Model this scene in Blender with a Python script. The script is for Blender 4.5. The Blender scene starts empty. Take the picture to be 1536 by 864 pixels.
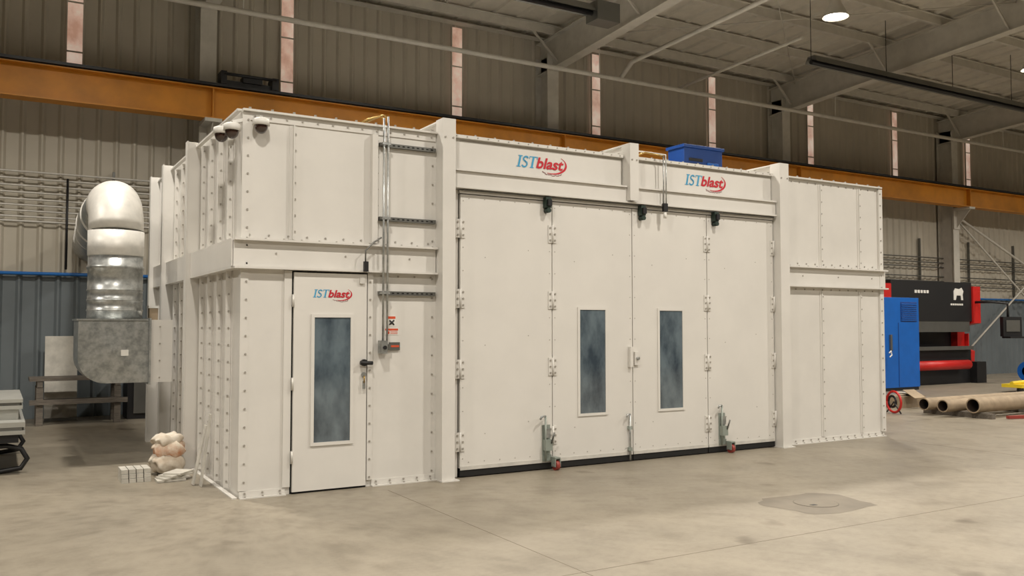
import bpy, bmesh, math, random
from mathutils import Vector, Matrix
random.seed(4)
S=bpy.context.scene
S.view_settings.view_transform='Standard'

def lin(c):
    return tuple(((v/255)/12.92 if v/255<=.04045 else ((v/255+.055)/1.055)**2.4) for v in c)
MATS={}
def mat(name,rgb,rough=.5,metal=0,noise=0,nscale=4,bump=0,bscale=40,emit=0,rgb2=None,coat=0,stretch=None):
    m=bpy.data.materials.new(name); m.use_nodes=True
    nt=m.node_tree; b=nt.nodes['Principled BSDF']
    c=lin(rgb)
    b.inputs['Base Color'].default_value=(*c,1)
    b.inputs['Roughness'].default_value=rough
    b.inputs['Metallic'].default_value=metal
    if coat: b.inputs['Coat Weight'].default_value=coat
    tc=nt.nodes.new('ShaderNodeTexCoord')
    src=tc.outputs['Object']
    if stretch:
        mp=nt.nodes.new('ShaderNodeMapping'); mp.inputs['Scale'].default_value=stretch
        nt.links.new(src,mp.inputs['Vector']); src=mp.outputs['Vector']
    n=nt.nodes.new('ShaderNodeTexNoise'); n.inputs['Scale'].default_value=nscale
    n.inputs['Detail'].default_value=6; n.inputs['Roughness'].default_value=.6
    nt.links.new(src,n.inputs['Vector'])
    r=nt.nodes.new('ShaderNodeValToRGB')
    if rgb2 is None:
        k=1-(noise or .04)
        rgb2=tuple(v*k for v in rgb)
    r.color_ramp.elements[0].position=.35; r.color_ramp.elements[0].color=(*lin(rgb2),1)
    r.color_ramp.elements[1].position=.62; r.color_ramp.elements[1].color=(*c,1)
    nt.links.new(n.outputs['Fac'],r.inputs['Fac'])
    nt.links.new(r.outputs['Color'],b.inputs['Base Color'])
    if emit:
        nt.links.new(r.outputs['Color'],b.inputs['Emission Color'])
        b.inputs['Emission Strength'].default_value=emit
    if bump:
        n2=nt.nodes.new('ShaderNodeTexNoise'); n2.inputs['Scale'].default_value=bscale
        nt.links.new(tc.outputs['Object'],n2.inputs['Vector'])
        bp=nt.nodes.new('ShaderNodeBump'); bp.inputs['Strength'].default_value=bump; bp.inputs['Distance'].default_value=.01
        nt.links.new(n2.outputs['Fac'],bp.inputs['Height']); nt.links.new(bp.outputs['Normal'],b.inputs['Normal'])
    MATS[name]=m
    return m
W=mat('booth_white_paint',(220,217,211),.36,noise=.03,nscale=1.5)
WD=mat('door_white_paint',(222,219,213),.33,noise=.025,nscale=1.2)
WT=mat('steel_white_paint',(200,196,186),.5,noise=.06)
BOLT=mat('bolt_steel',(168,163,154),.4,.2)
BLK=mat('black_rubber',(22,22,22),.6)
DK=mat('dark_gap',(12,12,12),.8)
GAL=mat('galvanized_steel',(190,192,190),.34,.75,rgb2=(150,153,152),nscale=14)
GALW=mat('galvanized_bright',(222,219,212),.45,.25,rgb2=(204,202,196),nscale=6)
STRUT=mat('strut_steel',(120,120,116),.4,.7)
GLASS=mat('window_glass_painted_reflection',(106,119,127),.06,0,rgb2=(58,69,79),nscale=2.4,coat=1,stretch=(1.6,1,.8))  # blue-grey mottling paints reflections and the dim interior into the pane colour
YEL=mat('crane_yellow_paint',(206,136,34),.5,noise=.12,nscale=1.5)
WALLU=mat('wall_panel_white',(188,181,166),.55,noise=.05,nscale=.8)
WAIN=mat('wainscot_grey_blue',(108,116,120),.5,noise=.08,nscale=1)
CEIL=mat('ceiling_white',(204,199,187),.6,noise=.05)
BLUEP=mat('blue_pipe_paint',(30,110,190),.4)
BLUE=mat('machine_blue_paint',(14,92,178),.4,noise=.05)
BLUED=mat('blue_dark_paint',(20,62,130),.45)
RED=mat('machine_red_paint',(196,34,30),.4)
BLKM=mat('machine_black_paint',(26,26,28),.45)
SIGNB=mat('logo_light_blue',(60,160,205),.5)
SIGNR=mat('logo_red',(196,24,44),.5)
SIGNRD=mat('logo_dark_red',(120,24,34),.5)
STK=mat('sticker_white',(230,228,222),.5)
PLAST=mat('white_board_weathered',(206,202,192),.6,noise=.12,nscale=5)
STKR=mat('sticker_orange_red',(214,84,48),.5)
GRN=mat('guide_green_black',(34,52,44),.5)
GGR=mat('grey_green_steel',(150,158,150),.45,.2)
WHL=mat('caster_red',(150,60,52),.5)
CARD=mat('cardboard',(160,142,118),.8,noise=.12,nscale=6)
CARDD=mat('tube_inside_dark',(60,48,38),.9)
WOOD=mat('weathered_wood',(116,108,98),.8,rgb2=(86,80,73),nscale=5,stretch=(1,12,12))
ALU=mat('bench_aluminium',(186,186,180),.4,.4)
BAG=mat('bag_white_paper',(222,214,200),.7,rgb2=(196,180,160),nscale=8,bump=.5,bscale=14)
BAGR=mat('bag_print_orange',(216,204,186),.7,rgb2=(186,120,76),nscale=7,bump=.5,bscale=14)
YLW=mat('bright_yellow',(226,196,40),.5)
CAMD=mat('camera_dome_dark',(50,28,20),.1,coat=1)
SKYP=mat('translucent_strip',(238,214,196),.5,rgb2=(192,148,126),nscale=1.6,emit=.48,stretch=(1,1,.8))
LAMPM=mat('lamp_glow',(255,246,228),.5,emit=14)
BRASS=mat('brass',(170,140,80),.3,.8)

# ---------- floor material
FL=bpy.data.materials.new('concrete_floor'); FL.use_nodes=True
nt=FL.node_tree; pb=nt.nodes['Principled BSDF']
tc=nt.nodes.new('ShaderNodeTexCoord')
def noise(sc,det=8,ro=.6,vec=None):
    n=nt.nodes.new('ShaderNodeTexNoise'); n.inputs['Scale'].default_value=sc; n.inputs['Detail'].default_value=det; n.inputs['Roughness'].default_value=ro
    nt.links.new(tc.outputs['Object'],n.inputs['Vector']); return n
def ramp(n,e):
    r=nt.nodes.new('ShaderNodeValToRGB'); r.color_ramp.elements[0].position=e[0][0]; r.color_ramp.elements[0].color=(*lin(e[0][1]),1)
    r.color_ramp.elements[1].position=e[1][0]; r.color_ramp.elements[1].color=(*lin(e[1][1]),1)
    nt.links.new(n.outputs['Fac'],r.inputs['Fac']); return r
def mul(a,b_,f):
    mx=nt.nodes.new('ShaderNodeMix'); mx.data_type='RGBA'; mx.blend_type='MULTIPLY'; mx.inputs[0].default_value=f
    nt.links.new(a,mx.inputs[6]); nt.links.new(b_,mx.inputs[7]); return mx.outputs[2]
r1=ramp(noise(.55),[(.3,(132,124,110)),(.68,(152,143,127))])
r2=ramp(noise(2.3,10,.7),[(.36,(200,196,190)),(.52,(255,255,255))])
r3=ramp(noise(9,10,.75),[(.3,(205,203,200)),(.55,(255,255,255))])
r4=ramp(noise(1.3,3,.4),[(.27,(160,150,136)),(.32,(255,255,255))])
c1=mul(r1.outputs[0],r2.outputs[0],.45); c1=mul(c1,r3.outputs[0],.5); c1=mul(c1,r4.outputs[0],.6)
nt.links.new(c1,pb.inputs['Base Color'])
rr=nt.nodes.new('ShaderNodeMapRange'); rr.inputs[3].default_value=.3; rr.inputs[4].default_value=.55
nt.links.new(noise(1.5).outputs['Fac'],rr.inputs[0]); nt.links.new(rr.outputs[0],pb.inputs['Roughness'])

# ---------- builder
class B:
    def __init__(s): s.bm=bmesh.new(); s.mats=[]
    def mi(s,m):
        if m not in s.mats: s.mats.append(m)
        return s.mats.index(m)
    def box(s,x0,x1,y0,y1,z0,z1,m):
        v=[s.bm.verts.new((x,y,z)) for z in (z0,z1) for x,y in ((x0,y0),(x1,y0),(x1,y1),(x0,y1))]
        i=s.mi(m)
        for f in ((3,2,1,0),(4,5,6,7),(0,1,5,4),(1,2,6,5),(2,3,7,6),(3,0,4,7)):
            s.bm.faces.new([v[k] for k in f]).material_index=i
        return v
    def obox(s,c,size,rot,m):
        v=s.box(-size[0]/2,size[0]/2,-size[1]/2,size[1]/2,-size[2]/2,size[2]/2,m)
        M=Matrix.Translation(c)@rot.to_4x4()
        for q in v: q.co=M@q.co
        return v
    def beam(s,p0,p1,w,h,m):
        p0=Vector(p0);p1=Vector(p1);d=p1-p0
        q=d.to_track_quat('X','Z')
        s.obox((p0+p1)/2,(d.length,w,h),q.to_matrix(),m)
    def tube(s,pts,r,m,seg=12,caps=True,smooth=True):
        pts=[Vector(p) for p in pts]; i=s.mi(m)
        rs=r if isinstance(r,(list,tuple)) else [r]*len(pts)
        rings=[]; up=None
        for k,p in enumerate(pts):
            t=(pts[min(k+1,len(pts)-1)]-pts[max(k-1,0)])
            if t.length<1e-9: t=Vector((0,0,1))
            t.normalize()
            if up is None:
                a=Vector((0,0,1)) if abs(t.z)<.9 else Vector((1,0,0))
                up=(a-t*a.dot(t)).normalized()
            else:
                up=(up-t*up.dot(t)); up.normalize()
            sd=t.cross(up)
            rings.append([s.bm.verts.new(p+(up*math.cos(2*math.pi*j/seg)+sd*math.sin(2*math.pi*j/seg))*rs[k]) for j in range(seg)])
        for a,b in zip(rings,rings[1:]):
            for j in range(seg):
                f=s.bm.faces.new((a[j],b[j],b[(j+1)%seg],a[(j+1)%seg])); f.material_index=i; f.smooth=smooth
        if caps:
            for rg in (rings[0],rings[-1]):
                f=s.bm.faces.new(rg); f.material_index=i
        return rings
    def bolt(s,p,ax,r=.010,h=.010,m=None):
        p=Vector(p); s.tube([p,p+Vector(ax)*h],r,m or BOLT,6,smooth=False)
    def poly(s,pts,m):
        f=s.bm.faces.new([s.bm.verts.new(p) for p in pts]); f.material_index=s.mi(m)
    def prism(s,prof,axis,a0,a1,m):
        def P(u,v,a):
            return {'x':(a,u,v),'y':(u,a,v),'z':(u,v,a)}[axis]
        A=[s.bm.verts.new(P(u,v,a0)) for u,v in prof]; Bq=[s.bm.verts.new(P(u,v,a1)) for u,v in prof]
        i=s.mi(m); n=len(prof)
        for f in [A,Bq]+[[A[k],A[(k+1)%n],Bq[(k+1)%n],Bq[k]] for k in range(n)]:
            s.bm.faces.new(f).material_index=i
    def ball(s,c,r,m,u=16,v=10,sc=(1,1,1),zmin=None):
        res=bmesh.ops.create_uvsphere(s.bm,u_segments=u,v_segments=v,radius=1)
        i=s.mi(m)
        for q in res['verts']:
            z=q.co.z
            if zmin is not None and z<zmin: z=zmin
            q.co=Vector((q.co.x*sc[0]*r+c[0],q.co.y*sc[1]*r+c[1],z*sc[2]*r+c[2]))
        for f in set(f for q in res['verts'] for f in q.link_faces): f.material_index=i; f.smooth=True
        return res['verts']
    def done(s,name,parent=None,bevel=0):
        bmesh.ops.recalc_face_normals(s.bm,faces=s.bm.faces)
        me=bpy.data.meshes.new(name); s.bm.to_mesh(me); s.bm.free()
        for m in s.mats: me.materials.append(m)
        o=bpy.data.objects.new(name,me); S.collection.objects.link(o)
        if parent: o.parent=parent
        if bevel:
            b=o.modifiers.new('bevel','BEVEL'); b.width=bevel; b.segments=2; b.limit_method='ANGLE'
        return o
def empty(name,loc=(0,0,0)):
    o=bpy.data.objects.new(name,None); S.collection.objects.link(o); o.empty_display_size=.2; return o

# =================== ROOM ===================
X0,X1,Y0,Y1=-16.0,44.0,-22.0,9.0
EZ=8.5; SL=.05; YR=-7.0
def roofz(y): return EZ+SL*(9-y) if y>YR else EZ+SL*(9-YR)-SL*(YR-y)
b=B(); b.box(X0-.3,X1+.3,Y0-.3,Y1+.3,-.2,0,FL); b.done('floor')
def corr(a0,a1,per,rib,dep,fn,segs):
    b=B()
    n=int((a1-a0)/per); prof=[]
    for k in range(n):
        a=a0+k*per
        prof+=[(a,0),(a+per-rib-.04,0),(a+per-rib,dep),(a+per-.04,dep)]
    prof.append((a0+n*per,0))
    for (z0,z1,m) in segs:
        i=b.mi(m)
        lo=[b.bm.verts.new(fn(a,d,z0)) for a,d in prof]; hi=[b.bm.verts.new(fn(a,d,z1)) for a,d in prof]
        for k in range(len(prof)-1):
            b.bm.faces.new((lo[k],lo[k+1],hi[k+1],hi[k])).material_index=i
    return b
b=corr(X0,X1,.3,.07,.045,lambda a,d,z:(a,9-d,z),[(0,2.5,WAIN),(2.5,8.5,WALLU)])
b.box(X0,X1,9.01,9.2,0,8.6,WALLU); b.done('wall_back')
b=corr(X0,X1,.3,.07,.045,lambda a,d,z:(a,Y0+d,z),[(0,2.5,WAIN),(2.5,8.6,WALLU)])
b.box(X0,X1,Y0-.2,Y0-.01,0,8.6,WALLU); b.done('wall_front')
b=corr(Y0,Y1,.3,.07,.045,lambda a,d,z:(X0+d,a,z),[(0,2.5,WAIN),(2.5,9.4,WALLU)])
b.box(X0-.2,X0-.01,Y0,Y1,0,9.4,WALLU); b.done('wall_left')
b=corr(Y0,Y1,.3,.07,.045,lambda a,d,z:(X1-d,a,z),[(0,2.5,WAIN),(2.5,9.4,WALLU)])
b.box(X1+.01,X1+.2,Y0,Y1,0,9.4,WALLU); b.done('wall_right')
# ceiling deck
b=B()
n=int((X1-X0)/.6); prof=[]
for k in range(n):
    a=X0+k*.6; prof+=[(a,0),(a+.48,0),(a+.51,-.05),(a+.57,-.05)]
prof.append((X1,0)); i=b.mi(CEIL)
for ya,yb in ((Y1,YR),(YR,Y0)):
    lo=[b.bm.verts.new((a,ya,roofz(ya)+d)) for a,d in prof]; hi=[b.bm.verts.new((a,yb,roofz(yb)+d)) for a,d in prof]
    for k in range(len(prof)-1): b.bm.faces.new((lo[k],lo[k+1],hi[k+1],hi[k])).material_index=i
b.done('ceiling')
# steel frame
b=B()
cols=[-14.04,-6.36,1.32,9.0,16.68,24.36,32.04,39.72]
for cx in cols:
    b.box(cx-.15,cx+.15,8.4,8.43,0,7.9,WT); b.box(cx-.15,cx+.15,8.9,8.93,0,7.9,WT); b.box(cx-.01,cx+.01,8.43,8.9,0,7.9,WT)
    for ya,yb in ((8.93,YR),(YR,Y0+.2)):
        za,zb=roofz(ya),roofz(yb)
        da,db=(1.0,.75) if ya>0 else (.75,1.0)
        b.prism([(ya,za-da),(yb,zb-db),(yb,zb-.25),(ya,za-.25)],'x',cx-.01,cx+.01,WT)
        b.prism([(ya,za-da-.02),(yb,zb-db-.02),(yb,zb-db),(ya,za-da)],'x',cx-.13,cx+.13,WT)
        b.prism([(ya,za-.27),(yb,zb-.27),(yb,zb-.25),(ya,za-.25)],'x',cx-.13,cx+.13,WT)
    y=8.2
    while y>Y0:
        z=roofz(y)
        if int((8.2-y)/1.5)%2==0:
            b.beam((cx+.02,y,z-.85),(cx+.8,y,z-.12),.04,.04,WT)
            b.beam((cx-.02,y,z-.85),(cx-.8,y,z-.12),.04,.04,WT)
        y-=1.5
y=8.2
while y>Y0:
    z=roofz(y)
    b.box(X0,X1,y-.01,y+.01,z-.25,z-.06,WT); b.box(X0,X1,y+.01,y+.07,z-.25,z-.24,WT); b.box(X0,X1,y-.07,y-.01,z-.07,z-.06,WT)
    y-=1.5
b.box(X0,X1,8.72,8.93,8.35,8.37,WT)
b.tube([(24.5,8.6,.4),(32,8.6,5.2)],.03,WT,8); b.tube([(24.5,8.6,5.2),(32,8.6,.4)],.03,WT,8)
b.tube([(24.5,8.55,5.2),(32,8.55,2.4)],.04,WT,8)
for cx in (9.0,24.36):
    for k in range(2):
        yy=[8,2,-4][k]
        b.tube([(cx,yy,roofz(yy)-.35),(cx+7.6,yy-6,roofz(yy-6)-.35)],.015,WT,6)
        b.tube([(cx+7.6,yy,roofz(yy)-.35),(cx,yy-6,roofz(yy-6)-.35)],.015,WT,6)
b.done('roof_steel_frame')
x=-.88-3.83*4
i=0
while x<43:
    if x>X0+.5:
        i+=1; b=B()
        b.box(x-.125,x+.125,8.935,8.95,5.7,8.3,SKYP)
        b.box(x-.15,x-.125,8.92,8.955,5.7,8.3,WALLU); b.box(x+.125,x+.15,8.92,8.955,5.7,8.3,WALLU)
        for zz in (6.5,7.4): b.box(x-.125,x+.125,8.925,8.934,zz,zz+.03,WALLU)
        b.done('window_%d'%i)
    x+=3.83
b=B(); b.tube([(X0+.1,8.88,2.52),(X1-.1,8.88,2.52)],.03,BLUEP,8); b.done('blue_air_pipe')
b=B()
for z in (3.42,3.5,3.6,3.7,3.8,3.92,4.04,4.16,4.28):
    b.tube([(X0+.1,8.86,z),(8.5,8.86,z)],.018,GALW,6)
for z in (2.9,3.05,3.2,3.5,3.65,3.8):
    b.tube([(14,8.86,z),(30,8.86,z)],.018,STRUT,6)
x=-13.2
while x<30:
    if not 8.5<x<14: b.box(x-.02,x+.02,8.875,8.95,2.6,4.4,STRUT)
    x+=2.6
b.tube([(-.95,8.8,4.2),(-.95,8.8,2.6)],.02,BLKM,8)
b.done('wall_conduit_rack')
# crane runway beam
cr=empty('crane_runway_beam')
b=B()
b.box(X0,X1,8.03,8.06,5.39,5.92,YEL); b.box(X0,X1,7.88,8.2,5.365,5.39,YEL); b.box(X0,X1,7.88,8.2,5.92,5.94,YEL)
for cx in cols: 
    b.box(cx-.01,cx+.01,7.9,8.03,5.39,5.92,YEL)
b.done('i_beam',cr)
b=B(); b.box(X0,X1,8.0,8.09,5.94,6.03,BLKM); b.box(X0,X1,7.84,7.9,5.96,6.01,BLKM); b.done('rail',cr)
b=B()
for cx in cols:
    b.box(cx-.15,cx+.15,7.85,8.4,5.30,5.365,WT); b.prism([(7.9,5.30),(8.37,5.30),(8.37,4.75)],'x',cx-.012,cx+.012,WT); b.box(cx-.15,cx+.15,8.37,8.4,4.7,5.30,WT)
b.done('corbels',cr)
b=B(); b.box(1.45,2.5,7.95,8.2,6.03,6.12,BLKM)
b.tube([(1.5,7.9,6.22),(2.45,7.9,6.22)],.03,BLKM,8)
b.box(1.45,1.55,7.88,8.2,6.03,6.27,BLKM); b.box(2.38,2.5,7.88,8.2,6.03,6.25,BLKM); b.box(1.85,2.2,7.9,8.15,6.1,6.22,BLKM)
b.done('end_stop',cr)
# pipes
b=B()
b.tube([(X0+.1,7.0,7.1),(X1-.1,7.0,7.1)],.05,WT,10)
for cx in cols: b.tube([(cx+.3,7,7.1),(cx+.3,7,8.4)],.012,WT,6)
b.tube([(11.6,7.0,7.15),(11.6,3.4,7.3)],.035,WT,8)
b.tube([(9.9,7.0,7.15),(9.9,6.6,7.4),(9.9,-12,8.0)],.05,WT,8)
b.tube([(X0+.1,1.0,7.95),(X1-.1,1.0,7.95)],.035,WT,8)
b.done('sprinkler_pipe')
def heater(xa,xb):
    b=B(); b.tube([(xa,4.3,7.25),(xb,4.3,7.25)],.05,BLKM,10)
    b.prism([(4.14,7.24),(4.22,7.36),(4.38,7.36),(4.46,7.24),(4.39,7.38),(4.21,7.38)],'x',xa,xb,STRUT)
    b.box(xb-.05,xb+.45,4.12,4.48,7.1,7.45,STRUT); b.box(xb+.45,xb+.5,4.2,4.4,7.2,7.35,RED)
    x=xa
    while x<xb: b.tube([(x,4.3,7.3),(x,4.3,8.6)],.008,BLKM,5); x+=2.5
    b.done('radiant_tube_heater')
heater(-4,7.2); heater(12.9,28)
LP=268
def lamp(x,y,z=7.35):
    b=B()
    b.tube([(x,y,z+.45),(x,y,z+.4),(x,y,z+.28),(x,y,z+.1),(x,y,z)],[.05,.09,.1,.19,.235],WT,20,caps=False)
    b.tube([(x,y,z+.45),(x,y,roofz(y)-.1)],.012,STRUT,6)
    b.tube([(x,y,z+.28),(x,y,z+.5)],.085,WT,12)
    b.tube([(x,y,z+.03),(x,y,z+.035)],.2,LAMPM,20)
    o=b.done('high_bay_lamp')
    L=bpy.data.lights.new('lamp_light','AREA'); L.shape='DISK'; L.size=.42; L.energy=LP; L.color=(1,.935,.84); L.spread=math.radians(162)
    lo=bpy.data.objects.new('bulb_light',L); lo.location=(x,y,z-.01); S.collection.objects.link(lo); lo.parent=o
for y in (2.4,-4.2,-10.8):
    for x in (-7.2,-1.0,5.2,11.35,17.9,24.1,30.5):
        lamp(x,y)
# =================== BOOTH ===================
booth=empty('blast_booth')
H=3.66; BW=9.28; BD=4.87
b=B()
b.box(0,.05,0,BD,0,H,W); b.box(BW-.05,BW,0,BD,0,H,W); b.box(.05,BW-.05,BD-.05,BD,0,H,W); b.box(.05,BW-.05,.05,BD-.05,H-.05,H,W)
b.box(0.05,.474,0,.05,0,H,W); b.box(.474,1.243,0,.05,2.141,H,W); b.box(1.243,2.27,0,.05,0,H,W)
b.box(2.27,7.02,0,.05,3.03,H,W); b.box(7.02,BW-.05,0,.05,0,H,W)
b.done('shell',booth)
b=B(); bb=B()
def rivh(xa,xb,y,z,step=.15,ax=(0,-1,0),**k):
    n=max(1,int(round((xb-xa)/step)))
    for j in range(n+1): bb.bolt((xa+(xb-xa)*j/n,y,z),ax,**k)
def rivv(x,y,za,zb,step=.17,ax=(0,-1,0),**k):
    n=max(1,int(round((zb-za)/step)))
    for j in range(n+1): bb.bolt((x,y,za+(zb-za)*j/n),ax,**k)
def ribF(x,za,zb,d=.05):
    b.box(x-.006,x+.006,-d,-.008,za,zb,W)
    b.box(x-.035,x+.035,-.008,-.0005,za,zb,W)
    rivv(x+.022,-.008,za+.08,zb-.08)
ribF(.474,2.44,3.55)
ribF(7.98,2.44,3.6,.02); ribF(8.8,2.44,3.6,.02)
for x in (7.98,8.8): ribF(x,.07,2.1,.02)
b.box(1.27,1.33,-.07,-.0005,2.44,3.55,W); rivv(1.35,0,2.5,3.5)
b.box(1.245,1.30,-.03,-.0005,0.07,2.14,W); rivv(1.27,-.03,.1,2.05)
b.box(.40,.472,-.02,-.0005,.07,2.14,W)
b.box(-.012,.06,-.012,-.0005,.07,H-.025,W); b.box(-.012,-.0005,.0,.08,.07,H-.025,W)
rivv(.04,-.012,.15,H-.1,.17)
b.box(BW-.06,BW+.02,-.03,-.0005,.07,H-.03,W); rivv(BW-.03,-.03,.1,H-.1,.17)
def beltF(xa,xb):
    b.box(xa,xb,-.022,-.013,2.166,2.409,W); b.box(xa,xb,-.085,-.0005,2.41,2.43,W); b.box(xa,xb,-.085,-.0005,2.145,2.165,W)
    rivh(xa+.15,xb-.08,-.0,2.47,.18); rivh(xa+.1,xb-.08,0,2.115,.18) if xa>1 else rivh(1.4,1.95,0,2.115,.18)
    rivh(xa+.12,xb-.05,-.05,2.43,.18,ax=(0,0,1)); rivh(xa+.4,xb-.3,-.022,2.3,.7,r=.009)
beltF(-.085,2.0); beltF(7.185,BW+.06)
b.box(-.015,2.0,-.05,-.0005,H-.02,H,W); b.box(.06,2.0,-.012,-.0005,H-.1,H-.021,W); rivh(.1,1.95,-.012,H-.06,.16)
rivh(.05,1.95,-.035,H,.2,ax=(0,0,1),r=.013,h=.018)
b.box(7.19,BW,-.05,-.0005,H-.02,H,W); rivh(7.25,BW-.1,-.0,H-.06,.16); rivh(7.25,BW-.05,-.03,H,.25,ax=(0,0,1),r=.013,h=.018)
for xa,xb in ((2.175,4.465),(4.625,6.985)):
    b.box(xa,xb,-.06,-.0005,H-.035,H,W); rivh(xa+.05,xb-.05,-.06,H-.017,.13,r=.008,h=.006); rivh(xa+.05,xb-.05,-.03,H,.25,ax=(0,0,1),r=.013,h=.018)
for xa,xb in ((0,.43),(1.3,2.0),(7.21,BW)):
    b.box(xa,xb,-.05,-.0005,0,.012,W); b.box(xa,xb,-.01,-.0005,.013,.065,W); rivh(xa+.05,xb-.05,-.03,.012,.15,ax=(0,0,1)); rivh(xa+.05,xb-.05,-.01,.045,.15)
for xa,xb in ((2.175,4.465),(4.625,6.985)):
    b.box(xa,xb,-.02,-.0005,3.30,3.6,W)
for xa,xb in ((2.175,4.465),(4.465,6.985)):
    b.box(xa,xb,-.13,-.0005,3.26,3.278,W) if xa<3 else b.box(4.625,xb,-.13,-.0005,3.26,3.278,W)
    b.box(xa,xb,-.10,-.09,3.094,3.259,W); b.box(xa,xb,-.13,-.0005,3.075,3.093,W)
b.box(2.27,6.985,-.055,-.0005,3.03,3.06,W)
b.tube([(2.3,-.075,3.065),(6.98,-.075,3.065)],.008,STRUT,6)
def post(x0,x1,z0,z1):
    b.box(x0,x1,-.17,-.155,z0,z1,W); b.box(x0,x0+.012,-.154,-.013,z0,z1,W); b.box(x0,x1,-.012,-.0005,z0,z1,W); b.box(x1-.05,x1-.04,-.154,-.013,z0,z1,W)
    bb.bolt((x0+.03,-.17,z1-.2),(0,-1,0)); bb.bolt((x1-.03,-.17,z1-.2),(0,-1,0))
post(2.01,2.16,0.013,3.79); post(7.0,7.17,0.013,3.79); post(4.48,4.61,3.1,3.79)
for x in (2.09,7.08,4.545):
    b.box(x-.07,x+.07,.01,BD,3.661,3.672,W); b.box(x-.008,x+.008,.01,BD,3.673,3.774,W); b.box(x-.06,x+.06,0.01,BD,3.775,3.79,W)
for x0,x1 in ((2.0,2.2),(6.98,7.2)): b.box(x0,x1,-.2,-.0005,0,.012,W)
rivv(1.97,-.0,.1,3.5,.2); rivv(7.21,0,.1,3.5,.17)
b.box(2.175,2.262,-.02,-.0005,0.013,3.07,W)
b.done('front_frame',booth)
# side wall ribs
b=B()
def ribS(y,za,zb,d=.06):
    b.box(-d,-.009,y-.006,y+.006,za,zb,W); b.box(-.008,-.0005,y-.03,y+.03,za,zb,W)
    n=int((zb-za)/.17)
    for j in range(n+1): 
        z=za+.06+(zb-za-.12)*j/n
        bb.bolt((-d*.55,y-.006,z),(0,-1,0),r=.010)
ys=[.38,.8,1.24,1.66,2.5,2.9,3.35,4.15,4.5]
for y in ys: ribS(y,.05,2.14); ribS(y,2.44,3.6)
for y in (2.06,3.74,4.8):
    b.box(-.15,-.138,y-.06,y+.06,0,H+.05,W); b.box(-.137,-.013,y-.006,y+.006,0,H+.05,W); b.box(-.012,-.0005,y-.06,y+.06,0,H+.05,W)
    b.box(-.137,-.013,y-.06,y-.05,0,H+.02,W)
b.box(-.022,-.013,0,BD,2.166,2.409,W); b.box(-.1,-.0005,0,BD,2.41,2.43,W); b.box(-.1,-.0005,0,BD,2.145,2.165,W)
b.box(-.1,-.09,-.02,BD,2.166,2.409,W)
b.box(-.06,-.016,0,BD,H-.02,H,W); b.box(-.06,-.016,0,BD,0,.012,W)
y=.1
while y<BD-.05:
    bb.bolt((-.035,y,H),(0,0,1),r=.013,h=.018); bb.bolt((-.05,y,2.43),(0,0,1)); y+=.2
b.done('side_ribs',booth)
b=B()
for y in [.4+.42*k for k in range(11)]: b.box(BW,BW+.06,y-.006,y+.006,0,H,W)
b.box(BW,BW+.1,0,BD,2.15,2.43,W)
b.done('right_side_ribs',booth)
# personnel door
pd=B()
def frame(q,xa,xb,za,zb,w,y0,y1,m):
    q.box(xa-w,xa,y0,y1,za-w,zb+w,m); q.box(xb,xb+w,y0,y1,za-w,zb+w,m); q.box(xa,xb,y0,y1,za-w,za,m); q.box(xa,xb,y0,y1,zb,zb+w,m)
pd.box(.49,1.232,-.035,.03,.02,2.125,WD)
frame(pd,.692,1.06,.477,1.69,.032,-.05,-.0355,WD)
pd.box(.692,1.06,-.0385,-.0355,.477,1.69,GLASS)
pd.box(.476,.489,-.005,.03,.0,2.135,DK); pd.box(1.233,1.241,-.01,.03,0,2.135,DK); pd.box(.49,1.232,-.02,.03,0,.018,DK)
for z in (.35,1.05,1.85): pd.tube([(.482,-.04,z-.06),(.482,-.04,z+.06)],.012,GALW,8)
pd.tube([(1.2,-.035,1.24),(1.2,-.075,1.24)],.034,BLKM,12); pd.tube([(1.15,-.08,1.24),(1.28,-.08,1.235)],.02,BLKM,8)
pd.tube([(1.2,-.035,1.12),(1.2,-.06,1.12)],.025,GAL,12); pd.tube([(1.2,-.065,1.11),(1.195,-.07,1.04)],.007,BRASS,6); pd.box(1.18,1.21,-.07,-.064,.98,1.06,GAL)
pd.done('personnel_door',booth)
b=B(); b.box(1.17,1.215,-.12,-.087,2.15,2.25,BLKM); b.box(1.15,1.2,-.06,-.036,2.03,2.09,GALW)
b.tube([(1.19,-.1,2.25),(1.19,-.1,2.36),(1.28,-.1,2.45),(1.36,-.1,2.5)],.008,STRUT,6)
b.tube([(1.38,-.1,3.72),(1.38,-.1,1.45)],.011,GAL,8); b.tube([(1.425,-.1,3.74),(1.425,-.1,1.45)],.011,GAL,8)
b.tube([(1.38,-.1,3.70),(1.36,-.05,3.75),(1.28,.1,3.74),(1.2,.2,3.69)],.010,BRASS,6); b.tube([(1.425,-.1,3.72),(1.40,-.03,3.77),(1.3,.2,3.73)],.010,BRASS,6)
for z in (3.46,2.70,1.94):
    b.box(1.36,1.99,-.045,-.0005,z-.02,z+.02,STRUT)
    for j in range(11): b.box(1.39+j*.054,1.415+j*.054,-.047,-.0455,z-.006,z+.006,DK)
    b.box(1.36,1.45,-.115,-.046,z-.012,z+.012,GAL)
b.box(1.36,1.42,-.13,-.02,1.33,1.46,GAL); b.box(1.42,1.485,-.06,-.001,1.36,1.42,STRUT)
b.tube([(1.39,-.13,1.39),(1.39,-.145,1.39)],.02,BLKM,10)
b.box(1.47,1.56,-.004,-.0005,1.60,1.71,STK); b.box(1.475,1.555,-.006,-.0045,1.68,1.705,STKR)
b.tube([(1.49,-.007,1.62),(1.54,-.007,1.665)],.008,BLKM,5); b.tube([(1.54,-.007,1.62),(1.49,-.007,1.665)],.008,BLKM,5)
b.box(1.44,1.59,-.004,-.0005,1.515,1.585,STK); b.box(1.445,1.585,-.006,-.0045,1.56,1.58,STKR)
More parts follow.
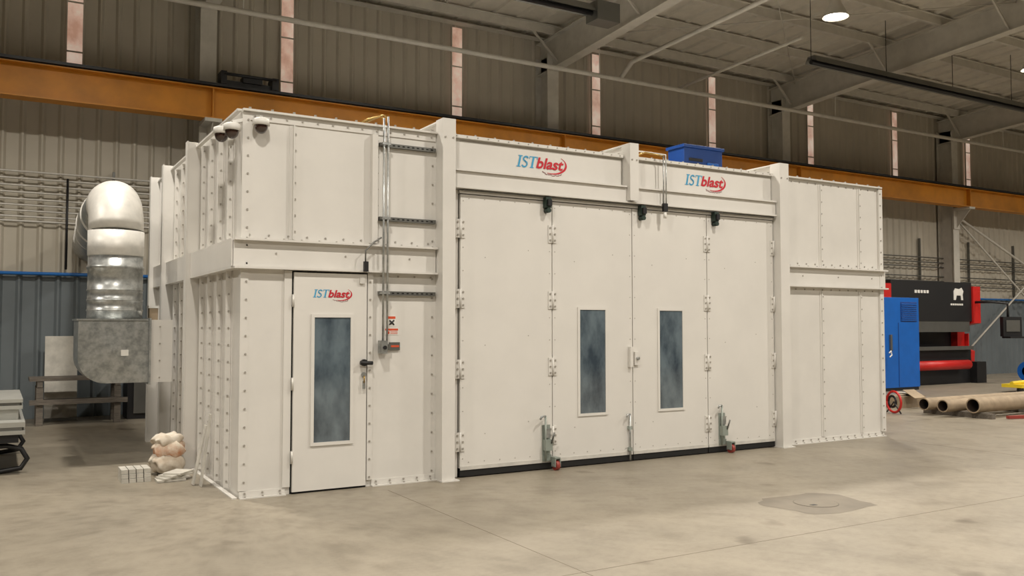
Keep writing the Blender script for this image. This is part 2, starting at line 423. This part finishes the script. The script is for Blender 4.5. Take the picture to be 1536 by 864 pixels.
b.box(1.455,1.49,-.006,-.0045,1.525,1.552,STKR)
for j in range(3): b.box(1.50,1.58,-.006,-.0045,1.525+j*.011,1.529+j*.011,STKR)
b.box(1.49,1.60,-.02,-.0005,1.36,1.44,STRUT); b.box(1.50,1.59,-.022,-.0205,1.39,1.41,STKR)
b.done('controls_and_signs',booth)
b=B(); b.tube([(5.0,-.16,3.68),(5.0,-.16,3.1)],.008,GAL,8); b.tube([(5.04,-.16,3.7),(5.04,-.16,3.1)],.008,GAL,8)
b.box(4.99,5.05,-.18,-.14,3.0,3.1,BLKM); b.tube([(5.02,-.16,2.99),(5.02,-.16,2.92)],.02,STK,8)
b.tube([(5.0,-.16,3.68),(4.85,0,3.74),(4.75,.2,3.69)],.010,BRASS,6); b.tube([(5.04,-.16,3.7),(5.0,.1,3.77),(4.8,.1,3.77),(4.72,.1,3.68)],.008,GALW,6)
b.done('cable_drop',booth)
# folding doors
xs=[2.277,3.450,4.598,5.798,6.99]
bd=B()
bd.box(2.27,7.02,.04,.045,0,3.03,DK)
for k in range(4):
    xa,xb=xs[k]+.006,xs[k+1]-.006
    bd.box(xa,xb,-.045,.03,.1,3.020,WD)
    bd.box(xa,xb,-.04,.0,.012,.078,BLK); bd.box(xa,xb,-.05,-.0455,.08,.12,GALW)
    for x in (xa+.03,xb-.03): rivv(x,-.045,.2,2.95,.25,r=.006,h=.003)
    rivh(xa+.1,xb-.1,-.045,2.98,.2,r=.006,h=.003)
    rivh(xa+.1,xb-.1,-.045,.16,.2,r=.006,h=.003)
    for jx in range(2):
        for jz in range(3):
            xx=xa+.3+jx*.55; zz=.45+jz*.95+.1*jx
            if k in (1,2) and .5<zz<1.9: continue
            bb.bolt((xx,-.045,zz),(0,-1,0),r=.006,h=.003)
for xa,xb in ((3.827,4.19),(5.011,5.376)):
    frame(bd,xa,xb,.6,1.795,.03,-.057,-.0455,WD)
    bd.box(xa,xb,-.048,-.0455,.6,1.795,GLASS)
bd.done('folding_doors',booth)
hb=B()
for x in (2.277,3.450,5.798,6.985):
    for z in (2.65,1.90,1.15,.38):
        hb.box(x-.055,x-.008,-.056,-.046,z-.1,z+.1,WD); hb.box(x+.008,x+.055,-.056,-.046,z-.1,z+.1,WD)
        hb.tube([(x,-.06,z-.1),(x,-.06,z+.1)],.011,WD,8)
        for dz in (-.07,0,.07):
            bb.bolt((x-.032,-.056,z+dz),(0,-1,0),r=.011,h=.009); bb.bolt((x+.032,-.056,z+dz),(0,-1,0),r=.011,h=.009)
hb.done('door_hinges',booth)
bb.done('bolts',booth)
b=B()
for x in (3.36,4.72,5.91):
    b.box(x-.035,x+.035,-.12,-.05,2.94,3.06,GRN); b.tube([(x,-.13,2.91),(x,-.05,2.91)],.028,GRN,12); b.box(x-.025,x+.025,-.15,-.121,2.96,3.03,BLKM)
for x in (3.36,6.02):
    b.box(x-.05,x+.05,-.06,-.046,.17,.5,GGR); b.box(x-.045,x+.045,-.12,-.061,.22,.34,GGR); b.box(x-.03,x+.03,-.1,-.061,.36,.46,GAL)
    b.tube([(x-.03,-.09,.6),(x-.03,-.09,.1)],.012,GGR,8)
    b.tube([(x-.03,-.09,.6),(x-.1,-.12,.6),(x-.12,-.12,.57)],.011,GAL,8)
    b.tube([(x+.03,-.12,.3),(x+.05,-.15,.42)],.01,STRUT,8)
    b.box(x+.05,x+.115,-.17,-.06,.13,.145,GGR); b.box(x+.045,x+.055,-.17,-.09,.04,.129,GGR); b.box(x+.11,x+.12,-.17,-.09,.04,.129,GGR)
    b.box(x-.05,x+.06,-.07,-.051,.1,.169,GGR)
    b.tube([(x+.06,-.13,.055),(x+.105,-.13,.055)],.055,WHL,18); b.tube([(x+.04,-.13,.055),(x+.125,-.13,.055)],.012,GAL,8)
b.tube([(4.535,-.07,.56),(4.535,-.07,.02)],.011,GAL,8); b.tube([(4.535,-.07,.56),(4.47,-.1,.56),(4.46,-.1,.53)],.01,GAL,8)
for z in (.15,.4): b.box(4.51,4.56,-.08,-.046,z-.02,z+.02,GGR)
b.box(4.53,4.57,-.09,-.046,1.12,1.36,WD); b.box(4.615,4.68,-.07,-.046,1.14,1.3,WD); b.tube([(4.65,-.06,1.22),(4.65,-.1,1.22)],.018,GAL,10)
b.done('door_hardware',booth)
# logos
def text(body,x,z,size,y,mt,off=0,name='lettering',shear=.25,sx=1):
    c=bpy.data.curves.new(name,'FONT'); c.body=body; c.size=size; c.shear=shear; c.extrude=.001; c.offset=off
    c.materials.append(mt)
    o=bpy.data.objects.new(name,c); o.location=(x,y,z); o.rotation_euler=(math.pi/2,0,0); o.scale=(sx,1,1); S.collection.objects.link(o); o.parent=booth
def logo(x,z,w,y):
    h=w*.20; b=B()
    def pol(pts,m=SIGNB): b.poly([(x+(u+.22*v)*h,y,z+v*h) for u,v in pts],m)
    def rect(u0,u1,v0,v1,m=SIGNB): pol([(u0,v0),(u1,v0),(u1,v1),(u0,v1)],m)
    rect(0,.42,0,.07); rect(0,.42,.93,1); rect(.12,.30,.07,.93)
    rect(1.33,1.72,0,.07); rect(1.44,1.62,.07,.93); rect(1.12,1.94,.93,1); rect(1.12,1.18,.76,.93); rect(1.88,1.94,.76,.93)
    P=[]
    for a in range(20,271,25): P.append((.78+.22*math.cos(math.radians(a)),.74+.2*math.sin(math.radians(a))))
    for a in range(90,-161,-25): P.append((.76+.25*math.cos(math.radians(a)),.27+.235*math.sin(math.radians(a))))
    for p,q in zip(P,P[1:]):
        dx,dy=q[0]-p[0],q[1]-p[1]; L=math.hypot(dx,dy) or 1; nx,ny=-dy/L*.07,dx/L*.07
        pol([(p[0]-nx,p[1]-ny),(q[0]-nx,q[1]-ny),(q[0]+nx,q[1]+ny),(p[0]+nx,p[1]+ny)])
    cx,cz=x+w*.74,z+h*.45; pts=[]
    for k in range(25):
        a=math.radians(-115+k*7.0); pts.append((a,k/24))
    for (a,s),(a2,s2) in zip(pts,pts[1:]):
        t=lambda s:.04+.12*math.sin(math.pi*min(1,s*1.1)) if s<.9 else .04
        def q(a,rr): return (cx+w*.29*rr*math.cos(a),y,cz+h*.82*rr*math.sin(a))
        b.poly([q(a,1),q(a2,1),q(a2,1-t(s2)),q(a,1-t(s))],SIGNR)
    for k in range(30):
        a=math.radians(-132+k*2.6); rr=1.07+random.random()*.12
        px,pz=cx+w*.29*rr*math.cos(a),cz+h*.82*rr*math.sin(a); s=w*.006
        b.poly([(px-s,y,pz-s),(px+s,y,pz-s),(px+s,y,pz+s),(px-s,y,pz+s)],SIGNRD)
    b.done('logo_mark',booth)
    text('blast',x+w*.385,z+h*.06,h*1.30,y-.001,SIGNR,off=h*.03,sx=1.12)
logo(2.99,3.39,.66,-.024); logo(5.464,3.39,.68,-.024); logo(.675,1.885,.39,-.0375)
for (x,y,z) in ((.14,-.09,3.50),(-.11,-.01,3.44),(-.16,.20,3.44)):
    b=B(); b.tube([(x,y,z+.07),(x,y,z+.06),(x,y,z)],[.05,.075,.08],STK,18); b.ball((x,y,z),.066,CAMD,sc=(1,1,1.2))
    if y<-.05: b.beam((x,y,z+.08),(x-.02,-.0,z+.1),.03,.03,STK)
    else: b.beam((x,y,z+.08),(-.0,y+.02,z+.12),.03,.03,STK)
    b.done('security_dome_camera',booth)
b=B(); b.box(7.75,8.55,2.6,2.9,3.66,3.74,BLKM); b.box(7.75,8.6,2.55,2.95,3.74,4.57,BLUED); b.box(7.72,8.63,2.52,2.98,4.57,4.62,BLUED)
for k in range(6): b.box(7.85,8.15,2.535,2.549,3.9+k*.09,3.95+k*.09,BLKM)
b.box(8.25,8.5,2.53,2.549,3.95,4.35,BLUE); b.done('blue_fan_unit',booth,.006)
# =================== DUCT ===================
duct=empty('exhaust_duct')
b=B()
b.box(-.40,-.16,2.72,3.48,.945,1.68,W); b.box(-.42,-.40,2.69,3.51,.92,1.70,GAL)
for z in (1.0,1.2,1.4,1.6): b.bolt((-.3,2.72,z),(0,-1,0))
b.done('flanged_connector',duct)
b=B()
prof=[(-.421,.945),(-.421,1.67),(-1.17,1.67),(-1.17,1.25)]
for a in range(0,91,10):
    r=math.radians(a); prof.append((-.87-.30*math.cos(r),1.245-.30*math.sin(r)))
b.prism(prof,'y',2.75,3.45,GAL)
c=(-.8,2.735,1.31)
cx=[(-.421,1.67),(-1.17,1.67),(-1.17,1.25),(-1.08,1.03),(-.87,.945),(-.421,.945)]
for p,q in zip(cx,cx[1:]+cx[:1]): b.poly([(p[0],2.7485,p[1]),(q[0],2.7485,q[1]),c],GAL)
b.box(-1.19,-.43,2.73,3.47,1.671,1.69,GAL)
b.box(-.72,-.64,2.728,2.733,1.26,1.33,STK)
b.done('plenum_box',duct)
px,py,R=-.756,3.1,.305
b=B()
pp=[];rs=[]
for z,r in [(1.69,R),(1.78,R),(1.785,R+.008),(1.80,R+.008),(1.805,R),(1.90,R),(1.905,R+.008),(1.92,R+.008),(1.925,R),(2.02,R),(2.025,R+.008),(2.04,R+.008),(2.045,R),(2.28,R),(2.285,R+.012),(2.32,R+.012),(2.325,R),(2.44,R)]:
    pp.append((px,py,z)); rs.append(r)
b.tube(pp,rs,GAL,40)
b.done('vertical_pipe',duct)
b=B(); b.tube([(px,py,2.44),(px,py,2.45),(px,py,2.74)],[R,R+.008,R+.008],GALW,40); b.done('smooth_collar',duct)
b=B()
RC=.36; ZC=2.74; pts=[(px,py,ZC)]; 
for a in (11,34,56,79):
    r=math.radians(a); pts.append((px,py+RC*(1-math.cos(r)),ZC+RC*math.sin(r)))
pts.append((px,py+RC+.05,ZC+RC))
b.tube(pts,R+.002,GALW,40,smooth=True)
b.done('elbow_pipe',duct)
b=B(); e=pts[-1]
b.tube([e,(px+.02,5.2,ZC+RC),(px+.2,8.4,ZC+RC-.05),(px+.2,8.85,ZC+RC-.05)],R-.005,GAL,40)
for yy in (4.4,5.6,6.8,8.0): 
    t=(yy-5.2)/3.2*.18+.02 if yy>5.2 else .01
    b.tube([(px+t,yy,ZC+RC-.01),(px+t,yy+.03,ZC+RC-.01)],R+.012,GALW,32)
b.done('horizontal_pipe',duct)
b=B(); b.box(-.34,-.24,3.3,3.45,1.68,1.85,CARD); b.box(-.35,-.23,3.29,3.46,1.83,1.86,STK); b.done('small_box_on_duct',duct)
# =================== LEFT PROPS ===================
b=B()
for y in (7.75,7.98,8.2): b.box(-1.5,-.05,y-.1,y+.1,.72,.77,WOOD)
for x in (-1.35,-.2):
    for y in (7.72,8.2): b.box(x-.05,x+.05,y-.05,y+.05,0,.62,WOOD)
    b.box(x-.04,x+.04,7.66,8.25,.62,.719,WOOD)
b.box(-1.5,-.05,7.63,7.67,.34,.42,WOOD); b.box(-1.4,-.1,7.77,8.15,.36,.40,WOOD)
b.done('workbench')
b=B(); b.obox((-1.0,8.6,.72),(.5,.03,1.44),Matrix.Rotation(-.12,3,'X'),PLAST); b.box(-1.25,-.75,8.4,8.43,.0,.05,STRUT); b.done('leaning_white_panel')
b=B(); b.box(.0,.75,8.1,8.7,.0,.8,BLKM); b.box(-.02,.77,8.08,8.72,.8,.83,STRUT); b.box(.1,.65,8.07,8.1,.1,.7,STRUT); b.done('tool_chest')
b=B()
b.box(-2.7,-1.70,2.9,4.6,.68,.72,ALU); b.box(-2.7,-1.73,2.92,4.58,.722,.75,STRUT); b.box(-2.7,-1.70,2.9,4.6,.752,.79,ALU)
b.box(-2.7,-1.68,2.58,4.6,.43,.47,ALU); b.box(-2.7,-1.71,2.6,4.6,.472,.505,STRUT); b.box(-2.7,-1.68,2.6,4.6,.507,.56,ALU)
b.box(-2.7,-1.74,2.95,4.5,.56,.68,ALU)
b.box(-2.7,-1.74,2.62,4.5,.34,.43,BLKM)
for y in (2.72,4.4):
    b.tube([(-2.7,y,.30),(-1.85,y,.30),(-1.71,y,.26),(-1.65,y,.15),(-1.71,y,.05),(-1.9,y,.028),(-2.7,y,.028)],.028,BLKM,8)
    b.tube([(-2.0,y,.34),(-2.0,y,.02)],.024,BLKM,8)
b.done('metal_bench')
# bag
b=B()
def sack(c,sc,m,rz):
    v=b.ball((0,0,0),1,m,28,16)
    for q in v:
        p=q.co; ex=.6
        s=lambda t:math.copysign(abs(t)**ex,t)
        p=Vector((s(p.x)*sc[0],s(p.y)*sc[1],(math.copysign(abs(p.z)**.9,p.z))*sc[2]))
        n=math.sin(p.x*43+p.z*37+c[0]*9)*.013+math.sin(p.y*51+p.z*29)*.011
        p+=Vector((n,n*.6,n)); p=Matrix.Rotation(rz,3,'Z')@p
        q.co=p+Vector(c); q.co.z=max(q.co.z,.004)
sack((-.34,1.83,.12),(.17,.16,.12),BAG,.2)
sack((-.32,1.84,.27),(.17,.15,.10),BAGR,-.15)
sack((-.34,1.84,.37),(.15,.13,.06),BAG,.3)
b.done('paper_sack')
b=B()
for k in range(3):
    for j in range(4): b.box(-.84+j*.072,-.777+j*.072,1.40+k*.02,1.72,.0+k*.045,.041+k*.045,PLAST)
b.done('white_spacer_stack')
b=B()
for k in range(4): b.obox((-.38+.03*k,1.36+.02*k,.012+.02*k),(.28,.20,.018),Matrix.Rotation(.3*k,3,'Z'),PLAST)
b.done('loose_papers')
b=B(); b.obox((-.135,.84,.36),(.012,.09,.72),Matrix.Rotation(.12,3,'Y'),PLAST); b.obox((-.17,.96,.3),(.012,.10,.6),Matrix.Rotation(.2,3,'Y'),PLAST); b.done('leaning_steel_strip')
# =================== RIGHT PROPS ===================
b=B()
b.box(16.7,18.29,5.6,6.22,.08,2.33,BLUE); b.box(16.72,18.27,5.62,6.2,0,.08,BLKM)
b.box(17.45,17.47,5.59,5.6,.1,1.7,BLUED)
b.box(17.55,18.2,5.592,5.6,1.72,2.22,BLUED)
for k in range(9): b.box(17.58,18.17,5.575,5.592,1.75+k*.05,1.775+k*.05,BLUE)
b.box(17.1,17.16,5.55,5.6,1.0,1.4,STRUT)
b.tube([(16.95,5.5,.95),(17.02,5.5,1.0),(17.05,5.5,.9),(16.97,5.5,.85)],.018,STK,6)
b.done('blue_machine_cabinet',None,.01)
pb_=empty('press_brake')
b=B()
b.box(18.5,22.1,6.55,6.75,1.75,2.85,BLKM); b.box(18.5,22.1,6.6,7.0,.0,.95,BLKM); b.box(18.5,22.1,7.2,7.6,.1,2.7,BLKM)
b.box(18.5,22.0,6.45,6.6,.951,1.05,STRUT); b.box(18.5,22.0,6.56,6.62,1.45,1.75,STRUT)
b.box(18.6,21.6,6.42,6.55,.42,.62,BLKM); b.tube([(18.8,6.38,.54),(21.6,6.38,.54)],.13,RED,14)
b.prism([(21.25,2.35),(21.25,2.6),(21.32,2.68),(21.5,2.66),(21.62,2.7),(21.7,2.6),(21.66,2.5),(21.68,2.35),(21.6,2.35),(21.58,2.48),(21.38,2.48),(21.34,2.35)],'y',6.535,6.549,STK)
for k in range(5): b.box(19.5+k*.13,19.59+k*.13,6.538,6.549,2.52,2.6,STK)
for k in range(6): b.box(21.1+k*.1,21.17+k*.1,6.538,6.549,2.2,2.25,STK)
b.done('ram_and_bed',pb_)
b=B()
for x in (18.1,22.1):
    b.prism([(6.5,1.7),(6.5,2.75),(8.0,2.75),(8.0,0),(6.75,0),(6.7,.9),(7.0,1.0),(7.0,1.6)],'x',x,x+.35,RED)
b.box(18.1,22.45,7.0,8.0,2.751,2.86,BLKM); b.box(22.46,22.5,6.9,7.9,.1,1.4,RED)
b.box(22.05,22.5,6.4,6.7,.0,.6,BLKM)
b.done('side_frames',pb_)
b=B(); b.tube([(22.2,6.5,2.3),(22.3,6.1,2.3),(22.6,5.8,2.25),(22.6,5.8,1.85)],.035,BLKM,8); b.obox((22.65,5.75,1.6),(.62,.12,.55),Matrix.Rotation(-.3,3,'Z'),BLKM); b.obox((22.63,5.68,1.62),(.45,.02,.32),Matrix.Rotation(-.3,3,'Z'),STRUT)
b.obox((22.62,5.62,1.3),(.6,.3,.05),Matrix.Rotation(-.3,3,'Z'),BLKM)
b.done('control_pendant',pb_)
def ctube(x,y,z,L,r,m):
    b=B(); n=28
    b.tube([(x,y,z),(x+L,y,z)],r,m,n,caps=False); b.tube([(x,y,z),(x+L,y,z)],r-.018,CARDD,n,caps=False)
    for xx in (x,x+L):
        for k in range(n):
            a0,a1=2*math.pi*k/n,2*math.pi*(k+1)/n
            b.poly([(xx,y+r*math.sin(a0),z+r*math.cos(a0)),(xx,y+r*math.sin(a1),z+r*math.cos(a1)),(xx,y+(r-.018)*math.sin(a1),z+(r-.018)*math.cos(a1)),(xx,y+(r-.018)*math.sin(a0),z+(r-.018)*math.cos(a0))],m)
    b.tube([(x+.3,y,z),(x+.31,y,z)],r-.019,CARDD,n)
    b.done('cardboard_tube')
ctube(12.5,1.55,.2,5,.11,CARD); ctube(12.45,1.15,.2,5,.11,CARD); ctube(12.75,.78,.22,4.5,.13,CARD)
b=B()
for x in (12.9,14.6,16.2): b.box(x-.05,x+.05,.5,1.8,0,.09,WOOD)
b.done('timber_bearer')
b=B()
b.tube([(12.25+.19*math.cos(a*math.pi/12)*.3,1.98+.19*math.cos(a*math.pi/12),.22+.19*math.sin(a*math.pi/12)) for a in range(25)],.022,RED,8)
b.tube([(12.3+.1*math.cos(a*math.pi/12)*.3,2.05+.1*math.cos(a*math.pi/12),.22+.1*math.sin(a*math.pi/12)) for a in range(25)],.022,BLKM,8)
b.tube([(12.2,1.8,.02),(12.25,1.98,.22),(12.35,2.2,.02)],.014,BLKM,6)
b.done('hose_reel')
b=B(); b.box(13.4,14.1,2.6,3.1,0,.22,CARD); b.obox((13.6,2.5,.28),(.35,.3,.01),Matrix.Rotation(.5,3,'X'),CARD); b.obox((13.85,2.75,.24),(.5,.3,.02),Matrix.Rotation(.2,3,'Y'),STK); b.done('cardboard_box')
b=B(); 
for x in (22.6,23.0): b.tube([(x,5.3,.36),(x+.05,5.3,.36)],.28,BLUE,24)
b.tube([(22.6,5.3,.36),(23.0,5.3,.36)],.15,BLUED,16); b.box(22.5,23.2,5.05,5.55,0,.08,WOOD); b.done('cable_spool')
b=B(); b.box(19.3,20.5,3.6,4.1,.12,.2,YLW); b.tube([(19.3,3.85,.22),(20.6,3.85,.26)],.05,YLW,10)
for x in (19.4,20.3): b.tube([(x,3.65,.07),(x,3.75,.07)],.07,BLKM,12)
b.done('pallet_jack')
b=B()
for k in range(5): b.obox((13.6+.5*k,.3-.04*k,.03+.02*(k%2)),(.9,.07,.05),Matrix.Rotation(.25*((k%3)-1),3,'Z'),WOOD if k%2 else WHL)
b.done('scrap_timber')
# floor drain: thin irregular stained patch with round cover
b=B(); P1=mat('floor_patch_concrete',(118,109,95),.5,noise=.12,nscale=3); P2=mat('manhole_iron',(102,94,82),.6,noise=.2); 
pts=[]
for k in range(40):
    a=2*math.pi*k/40; ca,sa=math.cos(a),math.sin(a)
    rx=.47*math.copysign(abs(ca)**.5,ca)*(1+.07*math.sin(5*a)+.04*math.sin(11*a)); ry=.38*math.copysign(abs(sa)**.5,sa)*(1+.06*math.sin(7*a+1))
    pts.append((4.47+rx,-2.85+ry,.001))
b.poly(pts,P1)
b.tube([(4.47,-2.85,.0),(4.47,-2.85,.003)],.2,P2,32); b.tube([(4.47,-2.85,.003),(4.47,-2.85,.0045)],.192,P1,32)
b.box(4.34,4.40,-2.93,-2.89,.0045,.006,BLKM)
b.done('floor_drain_cover')
J=mat('joint_dark',(118,109,95),.8)
b=B(); b.box(X0,X1,-3.62,-3.614,0,.001,J)
for x in (-6.3,1.36,9.0,16.7): b.box(x,x+.006,Y0,-.3 if 0<x<9.2 else 9,0,.001,J)
b.done('trim_floor_joints')
# =================== WORLD / CAMERA ===================
w=bpy.data.worlds.new('world'); S.world=w; w.use_nodes=True
w.node_tree.nodes['Background'].inputs[0].default_value=(1,.95,.9,1); w.node_tree.nodes['Background'].inputs[1].default_value=.1
cam=bpy.data.cameras.new('camera'); co=bpy.data.objects.new('camera',cam); S.collection.objects.link(co)
cam.sensor_width=36; cam.lens=30.73; cam.clip_end=200
co.location=(-1.973,-8.354,1.6); co.rotation_euler=(math.radians(92.53),0,math.radians(-30.5))
S.camera=co
